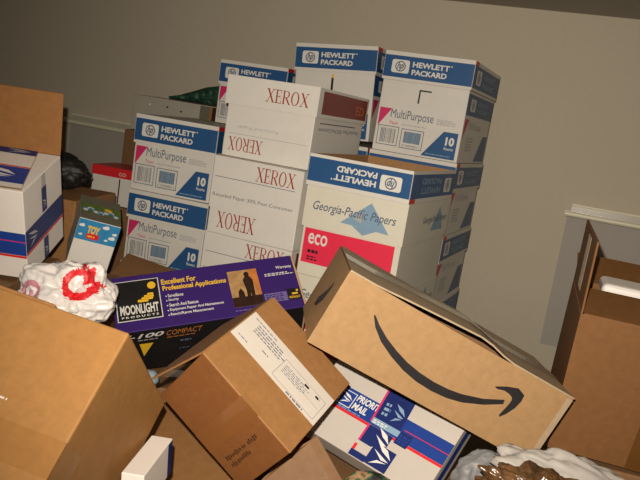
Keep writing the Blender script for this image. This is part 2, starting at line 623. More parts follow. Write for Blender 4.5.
def make_hp(label, loc, rot, group):
    t = thing('paper_carton', label, 'box', loc, rot, group)
    w, d, h = 0.284, 0.437, 0.228
    mb = MB()
    mb.box(-w / 2, w / 2, 0.004, 0.004 + d, 0, h, board_white, 0.0025)
    F = faces(w, d, h, 0, 0.004)
    fr = F['F']
    # label block low on the end panel
    pp(mb, fr, [(0.022 * w, 0.138), (0.165 * w, 0.138), (0.022 * w, 0.078)], ink_pink)
    text(mb, fr, 'MultiPurpose', 0.16 * w, 0.101, 0.66 * w, 0.137, ink_slate)
    text(mb, fr, 'Paper', 0.16 * w, 0.086, 0.27 * w, 0.099, ink_pink)
    lines(mb, fr, 0.70 * w, 0.108, 0.93 * w, 0.127, 4, ink_pale, seed=3)
    lines(mb, fr, 0.30 * w, 0.090, 0.62 * w, 0.096, 1, ink_pale, seed=4)
    barcode(mb, fr, 0.035 * w, 0.020, 0.285 * w, 0.082, 5, False)
    barcode(mb, fr, 0.315 * w, 0.018, 0.58 * w, 0.080, 6, True)
    pp(mb, fr, [(0.58 * w, 0.006), (0.965 * w, 0.006), (0.965 * w, 0.090), (0.80 * w, 0.090)], ink_blue)
    text(mb, fr, '10', 0.835 * w, 0.048, 0.935 * w, 0.075, ink_white, L2, bold=0.045)
    text(mb, fr, 'Reams', 0.83 * w, 0.034, 0.935 * w, 0.043, ink_white, L2, bold=0.01)
    lines(mb, fr, 0.63 * w, 0.013, 0.93 * w, 0.018, 1, ink_sky, seed=8)
    # side panel: a blue band under the lid, then the label again
    fr = F['R']
    rect(mb, fr, 0.004, 0.152, d - 0.002, 0.218, ink_blue)
    circle_logo(mb, fr, 0.05, 0.166, 0.13, 0.205)
    text(mb, fr, 'HEWLETT', 0.16, 0.189, 0.34, 0.203, ink_sky, L2, bold=0.02)
    text(mb, fr, 'PACKARD', 0.16, 0.167, 0.34, 0.181, ink_sky, L2, bold=0.02)
    pp(mb, fr, [(0.012, 0.140), (0.07, 0.140), (0.012, 0.075)], ink_pink)
    text(mb, fr, 'MultiPurpose', 0.08, 0.102, 0.28, 0.134, ink_pale)
    lines(mb, fr, 0.08, 0.04, 0.19, 0.088, 5, ink_pale, seed=12)
    pp(mb, fr, [(0.25, 0.006), (0.425, 0.006), (0.425, 0.095), (0.35, 0.095)], ink_blue)
    fr = F['L']
    rect(mb, fr, 0.004, 0.152, d - 0.002, 0.218, ink_blue)
    pp(mb, fr, [(0.012, 0.140), (0.07, 0.140), (0.012, 0.075)], ink_pink)
    mb.build('body', t)
    mb = MB()
    tray(mb, 0.292, 0.445, 0.146, 0.2355, 0.003, board_white, kraft_inner, 'down', 0.0)
    hp_lid_print(mb, 0.292, 0.445, 0.146, 0.2355)
    mb.build('lid', t)
    return t


GHP = 'blue lidded paper cartons'
# back right column, top carton: overfull, its lid rides high
R_XY, R_YAW = (0.250, 2.385), -21.5
hp = make_hp('white paper carton with a blue lid riding high, topmost of the right column', (*R_XY, 1.419), (0, 0, R_YAW), GHP)
top_r = hp
proto = clone(hp, 'x', (0, 0, 0), (0, 0, 0), GHP)      # keep a closed one to copy from
[c for c in hp.children if c.name.startswith('lid')][0].location.z = 0.0815
mk = MB()
fr = faces(0.284, 0.437, 0.228, 0, 0.004)['F']
rect(mk, fr, 0.126, 0.164, 0.131, 0.207, ink_char)
rect(mk, fr, 0.131, 0.2025, 0.166, 0.207, ink_char)
mk.build('corner_mark', hp)
RL = ['blue lidded paper carton directly under the topmost carton of the right column',
      'blue lidded paper carton third from the top of the right column',
      'blue lidded paper carton fourth from the top of the right column']
for i in range(6):
    z = 1.419 - 0.2365 * (i + 1)
    clone(proto, RL[i] if i < 3 else 'blue lidded paper carton low in the right column, behind the arrow box', (R_XY[0], R_XY[1], z), (0, 0, R_YAW), GHP if i < 3 else 'low cartons of the right column')
# middle back column, its top carton sits a little crooked
M_XY, M_YAW = (-0.028, 2.53), -20.2
mt = clone(proto, 'blue lidded paper carton sitting crooked beside the topmost right one', (M_XY[0], M_XY[1], 1.428), (0, -3.9, M_YAW), GHP)
[c for c in mt.children if c.name.startswith('lid')][0].location.z = 0.074
mk = MB()
fr = faces(0.284, 0.437, 0.228, 0, 0.004)['F']
rect(mk, fr, 0.133, 0.150, 0.141, 0.200, ink_char)
rect(mk, fr, 0.133, 0.200, 0.141, 0.212, ink_yellow)
mk.build('marker_stroke', mt)
for i in range(6):
    clone(proto, 'blue lidded paper carton in the hidden middle column, under the crooked carton', (M_XY[0], M_XY[1], 1.419 - 0.2365 * (i + 1)), (0, 0, M_YAW), 'low cartons of the middle column')
# back column behind the copier-paper cartons
B_XY, B_YAW = (-0.322, 2.630), -20.2
clone(proto, 'blue lidded paper carton peeking out above and behind the topmost maroon-lettered carton', (B_XY[0], B_XY[1], 1.4165), (0, 0, B_YAW), GHP, 0.94).scale.x = 0.90
# left column
H_XY, H_YAW = (-0.512, 2.390), -15.4
clone(proto, 'topmost blue lidded paper carton of the short left column', (H_XY[0], H_XY[1], 1.166), (0, 0, H_YAW + 1.0), GHP, 1.048)
clone(proto, 'second blue lidded paper carton of the left column, above the purple box', (H_XY[0] + 0.004, H_XY[1] - 0.012, 0.920), (0, 0, H_YAW - 1.5), GHP, 1.043)
for i in range(4):
    clone(proto, 'blue lidded paper carton low in the left column, behind the purple box', (H_XY[0], H_XY[1], 0.92 - 0.23 * (i + 1)), (0, 0, H_YAW), 'low cartons of the left column', 0.9765)
for o in list(proto.children):
    bpy.data.objects.remove(o)
bpy.data.objects.remove(proto)


# ------------------------------------------------------------------ maroon-lettered copier paper cartons
GX = 'white cartons with maroon lettering'


def make_xerox_top():
    t = thing('copier_paper_carton', 'topmost white carton with maroon lettering and a brick-red lid side', 'box', (-0.197, 2.098, 1.344), (0, 0, -20.6), GX)
    w, d = 0.274, 0.410
    mb = MB()
    mb.box(-w / 2, w / 2, 0.008, 0.008 + d, 0, 0.215, board_white, 0.0025)
    F = faces(w, d, 0.215, 0, 0.008)
    fr = F['F']
    serif_word(mb, fr, 'XEROX', 0.06 * w, 0.018, 0.46 * w, 0.056, ink_xred, flip=True)
    rect(mb, fr, 0.06 * w, 0.0655, 0.95 * w, 0.067, ink_pale)
    text(mb, fr, 'Recycled Paper', 0.14 * w, 0.082, 0.62 * w, 0.094, ink_pale, flip=True)
    fr = F['R']
    text(mb, fr, 'Recycled Paper 30% Post Consumer', 0.03, 0.108, 0.37, 0.124, ink_grey, flip=True)
    lines(mb, fr, 0.04, 0.131, 0.39, 0.137, 1, ink_umber, seed=61)
    rect(mb, fr, 0.0, 0.030, d, 0.0315, ink_pale)
    mb.build('body', t)
    mb = MB()
    w, d = 0.287, 0.424
    tray(mb, w, d, 0.148, 0.229, 0.003, board_white, kraft_inner, 'down')
    F = faces(w, d, 0.081, 0.148)
    fr = F['F']
    serif_word(mb, fr, 'XEROX', 0.445 * w, 0.021, 0.905 * w, 0.058, ink_xred)
    fr = F['R']
    rect(mb, fr, 0.03, 0.010, d - 0.012, 0.073, ink_brick)
    text(mb, fr, 'ED', 0.31, 0.024, 0.385, 0.050, ink_orange, L2)
    mb.build('lid', t)
    return t


def make_xerox(label, loc, yaw, group):
    t = thing('copier_paper_carton', label, 'box', loc, (0, 0, yaw), group)
    w, d, h = 0.283, 0.420, 0.2225
    mb = MB()
    mb.box(-w / 2, w / 2, 0.002, 0.002 + d, 0, h - 0.004, board_white, 0.0025)
    fr = faces(w, d, h, 0, 0.002)['F']
    serif_word(mb, fr, 'XEROX', 0.10 * w, 0.020, 0.55 * w, 0.066, ink_xred, flip=True)
    mb.build('body', t)
    w, d = 0.287, 0.424
    mb = MB()
    tray(mb, w, d, 0.074, h, 0.002, board_white, kraft_inner, 'down')
    F = faces(w, d, h, 0)
    fr = F['F']
    serif_word(mb, fr, 'XEROX', 0.49 * w, 0.171, 0.925 * w, 0.211, ink_xred)
    rect(mb, fr, 0.03 * w, 0.1635, 0.93 * w, 0.1652, ink_grey)
    text(mb, fr, 'Recycled Paper 30% Post Consumer', 0.03 * w, 0.105, 0.94 * w, 0.118, ink_grey)
    fr = F['R']
    rect(mb, fr, 0.03, 0.150, d - 0.012, 0.211, ink_brick)
    mb.build('lid', t)
    return t


make_xerox_top()
x2 = make_xerox('second white carton with maroon lettering, right of the left blue lidded carton', (-0.201, 2.055, 1.1205), -23.6, GX)
clone(x2, 'third white carton with maroon lettering, just above the purple box', (-0.203, 2.075, 0.8975), (0, 0, -23.0), GX)
for i in range(4):
    clone(x2, 'white carton with maroon lettering low in its column behind the purple box', (-0.197, 2.080, 0.8975 - 0.2243 * (i + 1)), (0, 0, -22.0), 'low cartons with maroon lettering', 1.0)

# ------------------------------------------------------------------ cream paper column with an upturned blue lid on top
G_YAW = -23.0
G_XY = Vector((0.077, 1.930))


def make_cream(label, loc, yaw, group, with_print):
    t = thing('cream_paper_carton', label, 'box', loc, (0, 0, yaw), group)
    w, d, h = 0.282, 0.425, 0.245
    mb = MB()
    mb.box(-w / 2, w / 2, 0.004, 0.004 + d, 0, h - 0.004, board_cream, 0.0025)
    fr = faces(w, d, h, 0, 0.004)['F']
    rect(mb, fr, 0.028 * w, 0.035, 0.945 * w, 0.130, ink_eco)
    text(mb, fr, 'eco', 0.075 * w, 0.088, 0.275 * w, 0.118, ink_white, L2, bold=0.015)
    lines(mb, fr, 0.085 * w, 0.064, 0.235 * w, 0.073, 1, ink_black, seed=20, fill=0.9)
    lines(mb, fr, 0.085 * w, 0.044, 0.21 * w, 0.058, 2, ink_black, seed=21)
    mb.build('body', t)
    w, d = 0.289, 0.433
    mb = MB()
    tray(mb, w, d, 0.134, h, 0.003, board_cream, kraft_inner, 'down')
    F = faces(w, d, h - 0.134, 0.134)
    hh = h - 0.134
    fr = F['F']
    if with_print:
        pp(mb, fr, [(0.38 * w, 0.26 * hh), (0.86 * w, 0.20 * hh), (0.655 * w, 0.86 * hh)], ink_sky)
        pp(mb, fr, [(0.50 * w, 0.24 * hh), (0.74 * w, 0.22 * hh), (0.615 * w, 0.06 * hh)], ink_sky)
        pp(mb, fr, [(0.50 * w, 0.42 * hh), (0.60 * w, 0.66 * hh), (0.585 * w, 0.34 * hh)], ink_pale, L2)
        text(mb, fr, 'Georgia-Pacific Papers', 0.09 * w, 0.38 * hh, 0.91 * w, 0.66 * hh, ink_slate, L3, bold=0.008, shear=0.28)
        fr = F['R']
        pp(mb, fr, [(0.56 * d, 0.22 * hh), (0.86 * d, 0.20 * hh), (0.73 * d, 0.84 * hh)], ink_sky)
        text(mb, fr, 'Georgia-Pacific Papers', 0.36 * d, 0.40 * hh, 0.93 * d, 0.62 * hh, ink_slate, L3, bold=0.008, shear=0.28)
    mb.build('lid', t)
    return t


g1 = make_cream('cream paper carton with a pale blue mountain mark and a red label', (G_XY.x, G_XY.y, 1.313 - 0.245), (G_YAW), 'cream paper cartons', True)
g2 = clone(g1, 'second cream carton with a red label, mostly hidden behind the arrow box', (G_XY.x, G_XY.y + 0.004, 0.823), (0, 0, G_YAW), 'cream paper cartons')
for i in range(3):
    clone(g1, 'cream paper carton low in its column, hidden behind the arrow box', (G_XY.x, G_XY.y + 0.006, 0.823 - 0.2743 * (i + 1)), (0, 0, G_YAW), 'low cream paper cartons', 1.1196)
t = thing('carton_lid', 'blue carton lid turned upside down with its brown inside showing, on the cream carton', 'lid', (G_XY.x - 0.004, G_XY.y, 1.3135), (0, 0, G_YAW))
mb = MB()
tray(mb, 0.292, 0.436, 0, 0.0845, 0.0035, board_white, kraft_inner, 'up', edge=board_white)
hp_lid_print(mb, 0.292, 0.436, 0, 0.0845, flip=True)
mb.build('tray', t)

# ------------------------------------------------------------------ things behind the left column
def plain_carton(name, label, loc, rot, w, d, h, m, cat='box', group=None, tape=True, open_top=False):
    t = thing(name, label, cat, loc, rot, group)
    mb = MB()
    mb.box(-w / 2, w / 2, 0, d, 0, h, m, 0.004)
    # slit between the closed top flaps
    fr = faces(w, d, h)['T']
    if tape:
        rect(mb, fr, 0.01, d / 2 - 0.001, w - 0.01, d / 2 + 0.001, ink_umber)
    mb.build('body', t)
    if tape:
        mb = MB()
        mb.box(-w / 2 - 0.0008, w / 2 + 0.0008, d / 2 - 0.025, d / 2 + 0.025, h - 0.06, h + 0.0008, tape_clear)
        mb.build('packing_tape', t)
    return t


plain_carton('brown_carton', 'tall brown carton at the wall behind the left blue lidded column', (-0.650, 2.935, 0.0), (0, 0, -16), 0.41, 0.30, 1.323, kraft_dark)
# pale grey carton with punched holes, a brown end
t = thing('grey_carton', 'pale grey carton with a row of small holes, behind the left blue lidded column', 'box', (-0.646, 2.945, 1.326), (0, 0, -16))
mb = MB()
w, d, h = 0.375, 0.20, 0.140
mb.box(-w / 2, w / 2, 0, d, 0, h, board_grey, 0.003)
fr = faces(w, d, h)['F']
for k, (fx, fy) in enumerate(((0.20, 0.78), (0.41, 0.78), (0.575, 0.72))):
    disc(mb, fr, fx * w, fy * h, 0.0045, 0.004, ink_white if k == 0 else ink_umber, L1, 10)
rect(mb, fr, 0.79 * w, 0.004, 0.90 * w, h - 0.003, ink_olive)
rect(mb, fr, 0.90 * w, 0.004, 0.93 * w, h - 0.003, kraft_mid)
rect(mb, fr, 0.93 * w, 0.004, w, h - 0.003, ink_umber)
mb.build('body', t)


def lump(name, label, cat, centre, radii, mat_, seed=0, amp=0.25, freq=3.0, sub=5, ridge=0.6, rot=(0, 0, 0), paint=None, group=None, flat=None):
    """a crumpled soft thing: closed skin with sharp folds"""
    b = bmesh.new()
    bmesh.ops.create_icosphere(b, subdivisions=sub, radius=1)
    off = Vector((seed * 3.7, seed * 1.9, seed * 5.3))
    for v in b.verts:
        n = v.co.normalized()
        q = n * freq + off
        q = q + 0.25 * noise.noise_vector(q * 0.9)
        r1 = noise.noise(q * 0.8)
        v1 = noise.voronoi(q * 0.9)[0]
        v2 = noise.voronoi(q * 2.1 + Vector((4, 1, 7)))[0]
        v3 = noise.voronoi(Vector((q.x, q.y, q.z * 0.35)) * 3.6 + Vector((2, 8, 1)))[0]
        s = 1 + amp * ((1 - ridge) * r1 + ridge * 1.2 * (0.55 - v1[0]) - ridge * 0.45 * (v2[1] - v2[0] - 0.25) - ridge * 0.22 * (v3[1] - v3[0] - 0.2))
        p = Vector((n.x * radii[0], n.y * radii[1], n.z * radii[2])) * s
        if flat is not None and p.z < -flat:
            p.z = -flat + (p.z + flat) * 0.08
        v.co = p
    b.verts.index_update()
    mb = MB()
    mats = [mat_]
    if paint:
        mats += paint[0]
        for f in b.faces:
            c = f.calc_center_median()
            f.material_index = paint[1](c)
    mb.bm(b, mats)
    b.free()
    o = mb.build(name, None, centre, [R(a) for a in rot], smooth=True)
    return tag(o, label, cat, group)


# green wrapped bundle on the grey carton
b = MB()
prof = [(-0.17, 0.0, 0.003), (-0.12, 0.010, 0.012), (-0.06, 0.022, 0.022), (0.0, 0.033, 0.032), (0.06, 0.042, 0.036), (0.105, 0.046, 0.036), (0.130, 0.044, 0.030)]
n = 14
rings = []
for i, (x, rz, ry) in enumerate(prof):
    rg = []
    for k in range(n):
        a = 2 * math.pi * k / n
        f = 1 + 0.12 * noise.noise(Vector((x * 20, math.cos(a) * 2, math.sin(a) * 2)))
        rg.append((x, ry * f * math.cos(a) * 1.3, max(rz, 0.004) * (1 + f * math.sin(a))))
    rings.append(rg)
for i in range(len(rings) - 1):
    for k in range(n):
        b.poly([rings[i][k], rings[i + 1][k], rings[i + 1][(k + 1) % n], rings[i][(k + 1) % n]], green_wrap)
b.poly(rings[0], green_wrap)
b.poly(rings[-1][::-1], green_wrap)
p = WN * 0
o = b.build('wrapped_bundle', None, (-0.545, 3.045, 1.4705), (0, 0, R(-16)), smooth=True)
tag(o, 'dark green patterned bundle lying on the pale grey carton', 'bundle')

# red banded white box, dark soft bag, brown carton behind the mailing box
t = thing('red_banded_box', 'white box with a red top band, left of the left blue lidded column', 'box', (-0.735, 2.605, 1.07), (0, 0, -14.0))
w, d, h = 0.220, 0.155, 0.131
mb = MB()
mb.box(-w / 2, w / 2, 0, d, 0, h, board_white, 0.0025)
fr = faces(w, d, h)['F']
rect(mb, fr, 0.108, 0.0, 0.113, h - 0.035, ink_black)
mb.build('body', t)
mb = MB()
tray(mb, w + 0.005, d + 0.005, h - 0.031, h + 0.003, 0.002, ink_red, board_white, 'down', -0.0025)
F = faces(w + 0.005, d + 0.005, 0.034, h - 0.031, -0.0025)
text(mb, F['F'], 'co', 0.108, 0.007, 0.138, 0.021, ink_rose, L2, bold=0.03)
mb.build('lid', t)
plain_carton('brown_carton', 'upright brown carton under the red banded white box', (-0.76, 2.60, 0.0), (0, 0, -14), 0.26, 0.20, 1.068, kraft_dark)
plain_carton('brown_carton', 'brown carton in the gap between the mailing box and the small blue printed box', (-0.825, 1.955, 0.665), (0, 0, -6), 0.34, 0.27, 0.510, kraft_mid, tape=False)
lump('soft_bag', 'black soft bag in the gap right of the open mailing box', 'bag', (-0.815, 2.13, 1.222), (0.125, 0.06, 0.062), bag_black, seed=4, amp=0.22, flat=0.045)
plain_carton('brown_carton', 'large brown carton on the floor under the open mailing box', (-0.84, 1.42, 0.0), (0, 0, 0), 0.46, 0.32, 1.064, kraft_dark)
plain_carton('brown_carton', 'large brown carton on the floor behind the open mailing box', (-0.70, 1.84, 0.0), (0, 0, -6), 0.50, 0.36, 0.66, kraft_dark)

# ------------------------------------------------------------------ open white mailing box at the left edge
t = thing('mailing_box', 'white mailing box with blue bands and a raised brown flap, at the left edge', 'box', (-0.7089, 1.4815, 1.0731), (18.74, -0.51, -0.15))
w, d, h = 0.252, 0.192, 0.200
mb = MB()
mb.box(-w / 2, w / 2, 0, d, 0, h, mailer_white, 0.002)
F = faces(w, d, h)


def eagle(mb, fr, x0, y0, x1, y1, m, l=L2):
    """swept bird-head mark on a parallelogram: three white strokes"""
    W, H = x1 - x0, y1 - y0
    q = lambda P: [(x0 + a * W, y0 + b * H) for a, b in P]
    pp(mb, fr, q([(0, 0.92), (0.62, 0.78), (0.95, 0.50), (0.70, 0.58), (0.40, 0.66)]), m, l)
    pp(mb, fr, q([(0.02, 0.62), (0.42, 0.52), (0.92, 0.40), (0.55, 0.36)]), m, l)
    pp(mb, fr, q([(0.12, 0.06), (0.50, 0.22), (0.86, 0.33), (0.40, 0.30)]), m, l)


fr = F['F']
rect(mb, fr, 0, 0.055, w, 0.106, ink_royal)
rect(mb, fr, 0, 0.049, w, 0.0545, ink_red)
rect(mb, fr, 0, 0.0855, w, 0.0875, ink_pink, L2)
fr = F['R']
rect(mb, fr, 0, 0.060, d, 0.110, ink_navy)
rect(mb, fr, 0, 0.054, d, 0.0595, ink_red)
eagle(mb, fr, 0.012, 0.064, 0.06, 0.104, ink_pale)
mb.build('body', t)
mb = MB()      # strip of printed tape down the side
fr = F['R']
for y0, y1 in ((0.002, 0.052), (0.114, 0.170)):
    rect(mb, fr, 0.084, y0, 0.108, y1, ink_navy, L2)
    eagle(mb, fr, 0.086, y0 + 0.006, 0.106, y0 + 0.030, ink_pale, L3)
    if y0 > 0.1:
        rect(mb, fr, 0.086, 0.170, 0.106, 0.198, ink_pale, L2)
    mb.build('printed_tape', t)
    mb = MB()
mb = MB()      # closed printed top flap
fr = F['T']
fl_pts = [(0.0, 0.003), (0.247, 0.006), (0.205, 0.188), (0.0, 0.188)]
pp(mb, fr, fl_pts, mailer_white, 0.004)
xe = lambda y: 0.247 - (y - 0.006) / 0.182 * 0.042
for y0, y1, m in ((0.024, 0.096, ink_royal), (0.097, 0.102, ink_red), (0.160, 0.187, ink_navy)):
    pp(mb, fr, [(0.0, y0), (xe(y0), y0), (xe(y1), y1), (0.0, y1)], m, 0.0045)
eagle(mb, fr, 0.15, 0.030, 0.215, 0.090, ink_white, 0.005)
eagle(mb, fr, 0.14, 0.163, 0.20, 0.185, ink_pale, 0.005)
pp(mb, FR(fr.o, fr.u, -fr.v, -fr.n), [(x, -y) for x, y in fl_pts], kraft_inner, -0.001)
mb.build('top_flap', t)
mb = MB()
mt_ = Matrix.Translation((0, d, h)) @ Matrix.Rotation(R(-13), 4, 'X')
mb.box(-w / 2 + 0.001, w / 2, -0.002, 0.002, 0, 0.134, kraft_rust, 0.0012, 1, mt_)
mb.build('raised_flap', t)['label'] = 'raised brown flap'

# ------------------------------------------------------------------ small blue printed box
t = thing('printed_toy_box', 'small box with a bright blue cloud band, between mailing box and left blue lidded carton', 'box', (-0.5645, 1.7878, 1.0313), (12.63, 9.66, 21.07))
w, d, h = 0.0998, 0.1533, 0.1357
mb = MB()
mb.box(-w / 2, w / 2, 0, d, 0, h, board_white, 0.0015)
F = faces(w, d, h)
fr = F['F']
rect(mb, fr, 0.0006, 0.080, w - 0.0006, h - 0.001, ink_toyblue)
for cx, cy, s in ((0.010, 0.118, 0.006), (0.066, 0.124, 0.007), (0.086, 0.100, 0.007), (0.074, 0.092, 0.004), (0.012, 0.094, 0.004), (0.09, 0.112, 0.005)):
    disc(mb, fr, cx, cy, s * 1.2, s * 0.6, ink_white, L2, 10)
    disc(mb, fr, cx + s * 0.4, cy + s * 0.4, s * 0.6, s * 0.5, ink_white, L3, 10)
rrect(mb, fr, 0.026, 0.086, 0.056, 0.101, 0.003, ink_red, L2)
lines(mb, fr, 0.029, 0.091, 0.053, 0.096, 1, ink_yellow, L3, seed=2, fill=0.8)
text(mb, fr, 'TOY', 0.025, 0.100, 0.054, 0.121, ink_yellow, L3, bold=0.05)
fr = F['R']
rect(mb, fr, 0.001, 0.080, d - 0.001, h - 0.001, ink_toyblue)
fr = F['T']
rect(mb, fr, 0, 0, w, d, ink_olive, L1)
rect(mb, fr, 0.0, 0.045, w, 0.105, ink_green, L2)
rng = random.Random(6)
for i in range(7):
    cx = 0.012 + i * 0.0125
    disc(mb, fr, cx, 0.060 + 0.008 * math.sin(i * 1.7), 0.009, 0.011, ink_white if i % 2 else ink_toyblue, L3, 10)
    disc(mb, fr, cx, 0.056 + 0.008 * math.sin(i * 1.7), 0.006, 0.008, ink_toyblue if i % 2 else ink_white, L4, 10)
disc(mb, fr, 0.068, 0.082, 0.010, 0.010, ink_yellow, L4, 12)
mb.build('body', t)
# kraft carton it stands on
plain_carton('brown_carton', 'small brown carton with a sloping top behind the purple box', (-0.528, 1.935, 0.690), (4.0, 12.0, 4.0), 0.16, 0.225, 0.300, kraft_mid, tape=False)
plain_carton('brown_carton', 'narrow brown carton standing under the small blue printed box', (-0.585, 1.76, 0.662), (0, 0, 0), 0.17, 0.13, 0.345, kraft_dark, tape=False)

# ------------------------------------------------------------------ purple box
t = thing('purple_box', 'long purple and black product box leaning against the paper cartons', 'box', (-0.2095, 1.7321, 0.8798), (37.1, -13.12, 17.4))
w, d, h = 0.437, 0.1582, 0.1637
mb = MB()
mb.box(-w / 2, w / 2 - 0.004, 0, d, 0, h, ink_purple, 0.0015)
F = faces(w, d, h)
fr = F['T']
rect(mb, fr, 0.0065, 0.029, 0.107, 0.143, ink_white)
rect(mb, fr, 0.0085, 0.031, 0.105, 0.141, ink_black, L2)
disc(mb, fr, 0.090, 0.1225, 0.0095, 0.0105, ink_yellow, L3)
for a, b_, y in ((0.055, 0.079, 0.081), (0.064, 0.090, 0.0865), (0.070, 0.092, 0.092), (0.078, 0.092, 0.0975)):
    rrect(mb, fr, a, y - 0.0038, b_, y + 0.0038, 0.0025, ink_yellow, L3)
text(mb, fr, 'MOONLIGHT', 0.014, 0.046, 0.100, 0.073, ink_white, L3, bold=0.03)
text(mb, fr, 'P R O D U C T S', 0.016, 0.0365, 0.098, 0.042, ink_white, L3, bold=0.03)
text(mb, fr, 'Excellent For', 0.113, 0.119, 0.194, 0.135, ink_yellow, L2, bold=0.03)
text(mb, fr, 'Professional Applications', 0.114, 0.097, 0.263, 0.1155, ink_yellow, L2, bold=0.03)
for s, x1, y in (('Surveillance', 0.159, 0.0805), ('Security', 0.147, 0.0675), ('Search And Rescue', 0.190, 0.0535), ('Equipment Repair And Maintenance', 0.247, 0.0395), ('Ranch/Range Management', 0.222, 0.0265)):
    disc(mb, fr, 0.1195, y + 0.004, 0.0016, 0.0018, ink_white, L2, 8)
    text(mb, fr, s, 0.1235, y, x1, y + 0.0095, ink_white, L2, bold=0.02)
# photograph printed on the box: two people in warm light
rect(mb, fr, 0.269, 0.024, 0.340, 0.131, ink_tan, L2)
rect(mb, fr, 0.269, 0.024, 0.340, 0.052, ink_umber, L3)
pp(mb, fr, [(0.317, 0.131), (0.340, 0.131), (0.340, 0.05), (0.332, 0.05), (0.326, 0.09)], ink_orange, L3)
disc(mb, fr, 0.3135, 0.116, 0.0065, 0.0085, ink_umber, L4, 12)
pp(mb, fr, [(0.302, 0.100), (0.308, 0.110), (0.320, 0.110), (0.326, 0.098), (0.325, 0.070), (0.323, 0.030), (0.316, 0.030), (0.315, 0.062), (0.311, 0.030), (0.304, 0.030), (0.306, 0.070)], ink_umber, L4)
pp(mb, fr, [(0.283, 0.030), (0.302, 0.030), (0.299, 0.066), (0.293, 0.077), (0.286, 0.068)], ink_umber, L4)
text(mb, fr, 'Warranty', 0.388, 0.118, 0.427, 0.1295, ink_white, L2, bold=0.02)
lines(mb, fr, 0.357, 0.102, 0.428, 0.112, 2, ink_white, seed=31)
lines(mb, fr, 0.270, 0.013, 0.345, 0.018, 1, ink_lilac, seed=32)
rect(mb, fr, 0.344, 0.025, 0.398, 0.051, ink_lilac, L2)
lines(mb, fr, 0.347, 0.028, 0.398, 0.049, 4, ink_purple, L3, seed=33)
rect(mb, fr, 0.400, 0.024, 0.430, 0.057, ink_black, L2)
disc(mb, fr, 0.424, 0.050, 0.003, 0.003, ink_yellow, L3, 10)
rect(mb, fr, 0.410, 0.039, 0.424, 0.044, ink_yellow, L3)
text(mb, fr, 'MOONLIGHT', 0.402, 0.028, 0.428, 0.035, ink_yellow, L3, bold=0.02)
fr = F['F']
rect(mb, fr, 0.0, 0.001, w - 0.005, h - 0.0015, ink_black)
text(mb, fr, 'V-100', 0.006, 0.1345, 0.104, 0.1515, ink_white, L2, bold=0.02, shear=0.3)
lines(mb, fr, 0.045, 0.125, 0.10, 0.130, 1, ink_pale, seed=35)
text(mb, fr, 'COMPACT', 0.109, 0.131, 0.191, 0.1505, ink_orange, L2, bold=0.0, shear=0.3)
lines(mb, fr, 0.109, 0.122, 0.180, 0.127, 1, ink_orange, seed=36)
pp(mb, fr, [(0.047, 0.112), (0.078, 0.111), (0.054, 0.060)], ink_yellow, L2)
lines(mb, fr, 0.139, 0.100, 0.170, 0.107, 1, ink_slate, seed=38, fill=0.9)
lines(mb, fr, 0.135, 0.07, 0.165, 0.075, 1, ink_slate, seed=37)
mb.build('sleeve', t)
mb = MB()
mb.box(w / 2 - 0.004, w / 2, 0.001, d - 0.001, 0.001, h - 0.001, kraft_edge)
mb.box(w / 2 - 0.001, w / 2 + 0.0012, 0.004, d - 0.004, 0.004, h - 0.004, kraft_mid)
mb.build('end_flap', t)['label'] = 'bare brown board end'

# ------------------------------------------------------------------ long brown box with the printed arrow
t = thing('arrow_box', 'long tilted brown box with a black curved smile arrow', 'box', (0.2133, 1.2003, 1.0472), (0.8, 21.8, 5.03))
w, d, h = 0.45, 0.2051, 0.1383
mb = MB()
tray(mb, w, d, 0, h, 0.003, kraft_light, kraft_dark, 'up')
F = faces(w, d, h)
fr = F['F']
outer = [(0.0726, 0.0945), (0.0858, 0.0778), (0.1072, 0.0612), (0.1352, 0.0478), (0.1656, 0.0370), (0.1958, 0.0309), (0.2278, 0.0293), (0.2575, 0.0316), (0.2847, 0.0379), (0.3198, 0.0530), (0.3487, 0.0705)]
inner = [(0.0755, 0.0955), (0.0905, 0.0840), (0.1130, 0.0712), (0.1400, 0.0602), (0.1656, 0.0522), (0.1930, 0.0474), (0.2222, 0.0452), (0.2522, 0.0467), (0.2765, 0.0506), (0.3130, 0.0618), (0.3467, 0.0785)]
for i in range(len(outer) - 1):
    pp(mb, fr, [outer[i], outer[i + 1], inner[i + 1], inner[i]], ink_char)
ho = [(0.318, 0.0904), (0.3377, 0.1010), (0.3564, 0.1077), (0.3721, 0.1020), (0.3734, 0.0891), (0.3701, 0.0735), (0.3626, 0.0573), (0.3553, 0.0477)]
hi = [(0.3239, 0.0883), (0.3375, 0.0922), (0.3480, 0.0910), (0.3555, 0.0880), (0.3575, 0.0830), (0.3573, 0.0760), (0.3560, 0.0673), (0.3529, 0.0510)]
for i in range(len(ho) - 1):
    pp(mb, fr, [ho[i], ho[i + 1], hi[i + 1], hi[i]], ink_char)
fr = F['L']
sw = [(0.083, 0.034), (0.110, 0.040), (0.135, 0.060), (0.148, 0.090), (0.140, 0.100), (0.122, 0.078), (0.100, 0.060), (0.084, 0.050)]
pp(mb, fr, sw, ink_char)
mb.build('body', t)
mb = MB()      # two long top flaps, the front one lifting a little along its edge
NS = 18
lf = lambda x: 0.013 * (max(0.0, 1 - (0.035 - x) / 0.20) if x < 0.035 else max(0.0, 1 - (x - 0.035) / 0.05)) ** 0.8
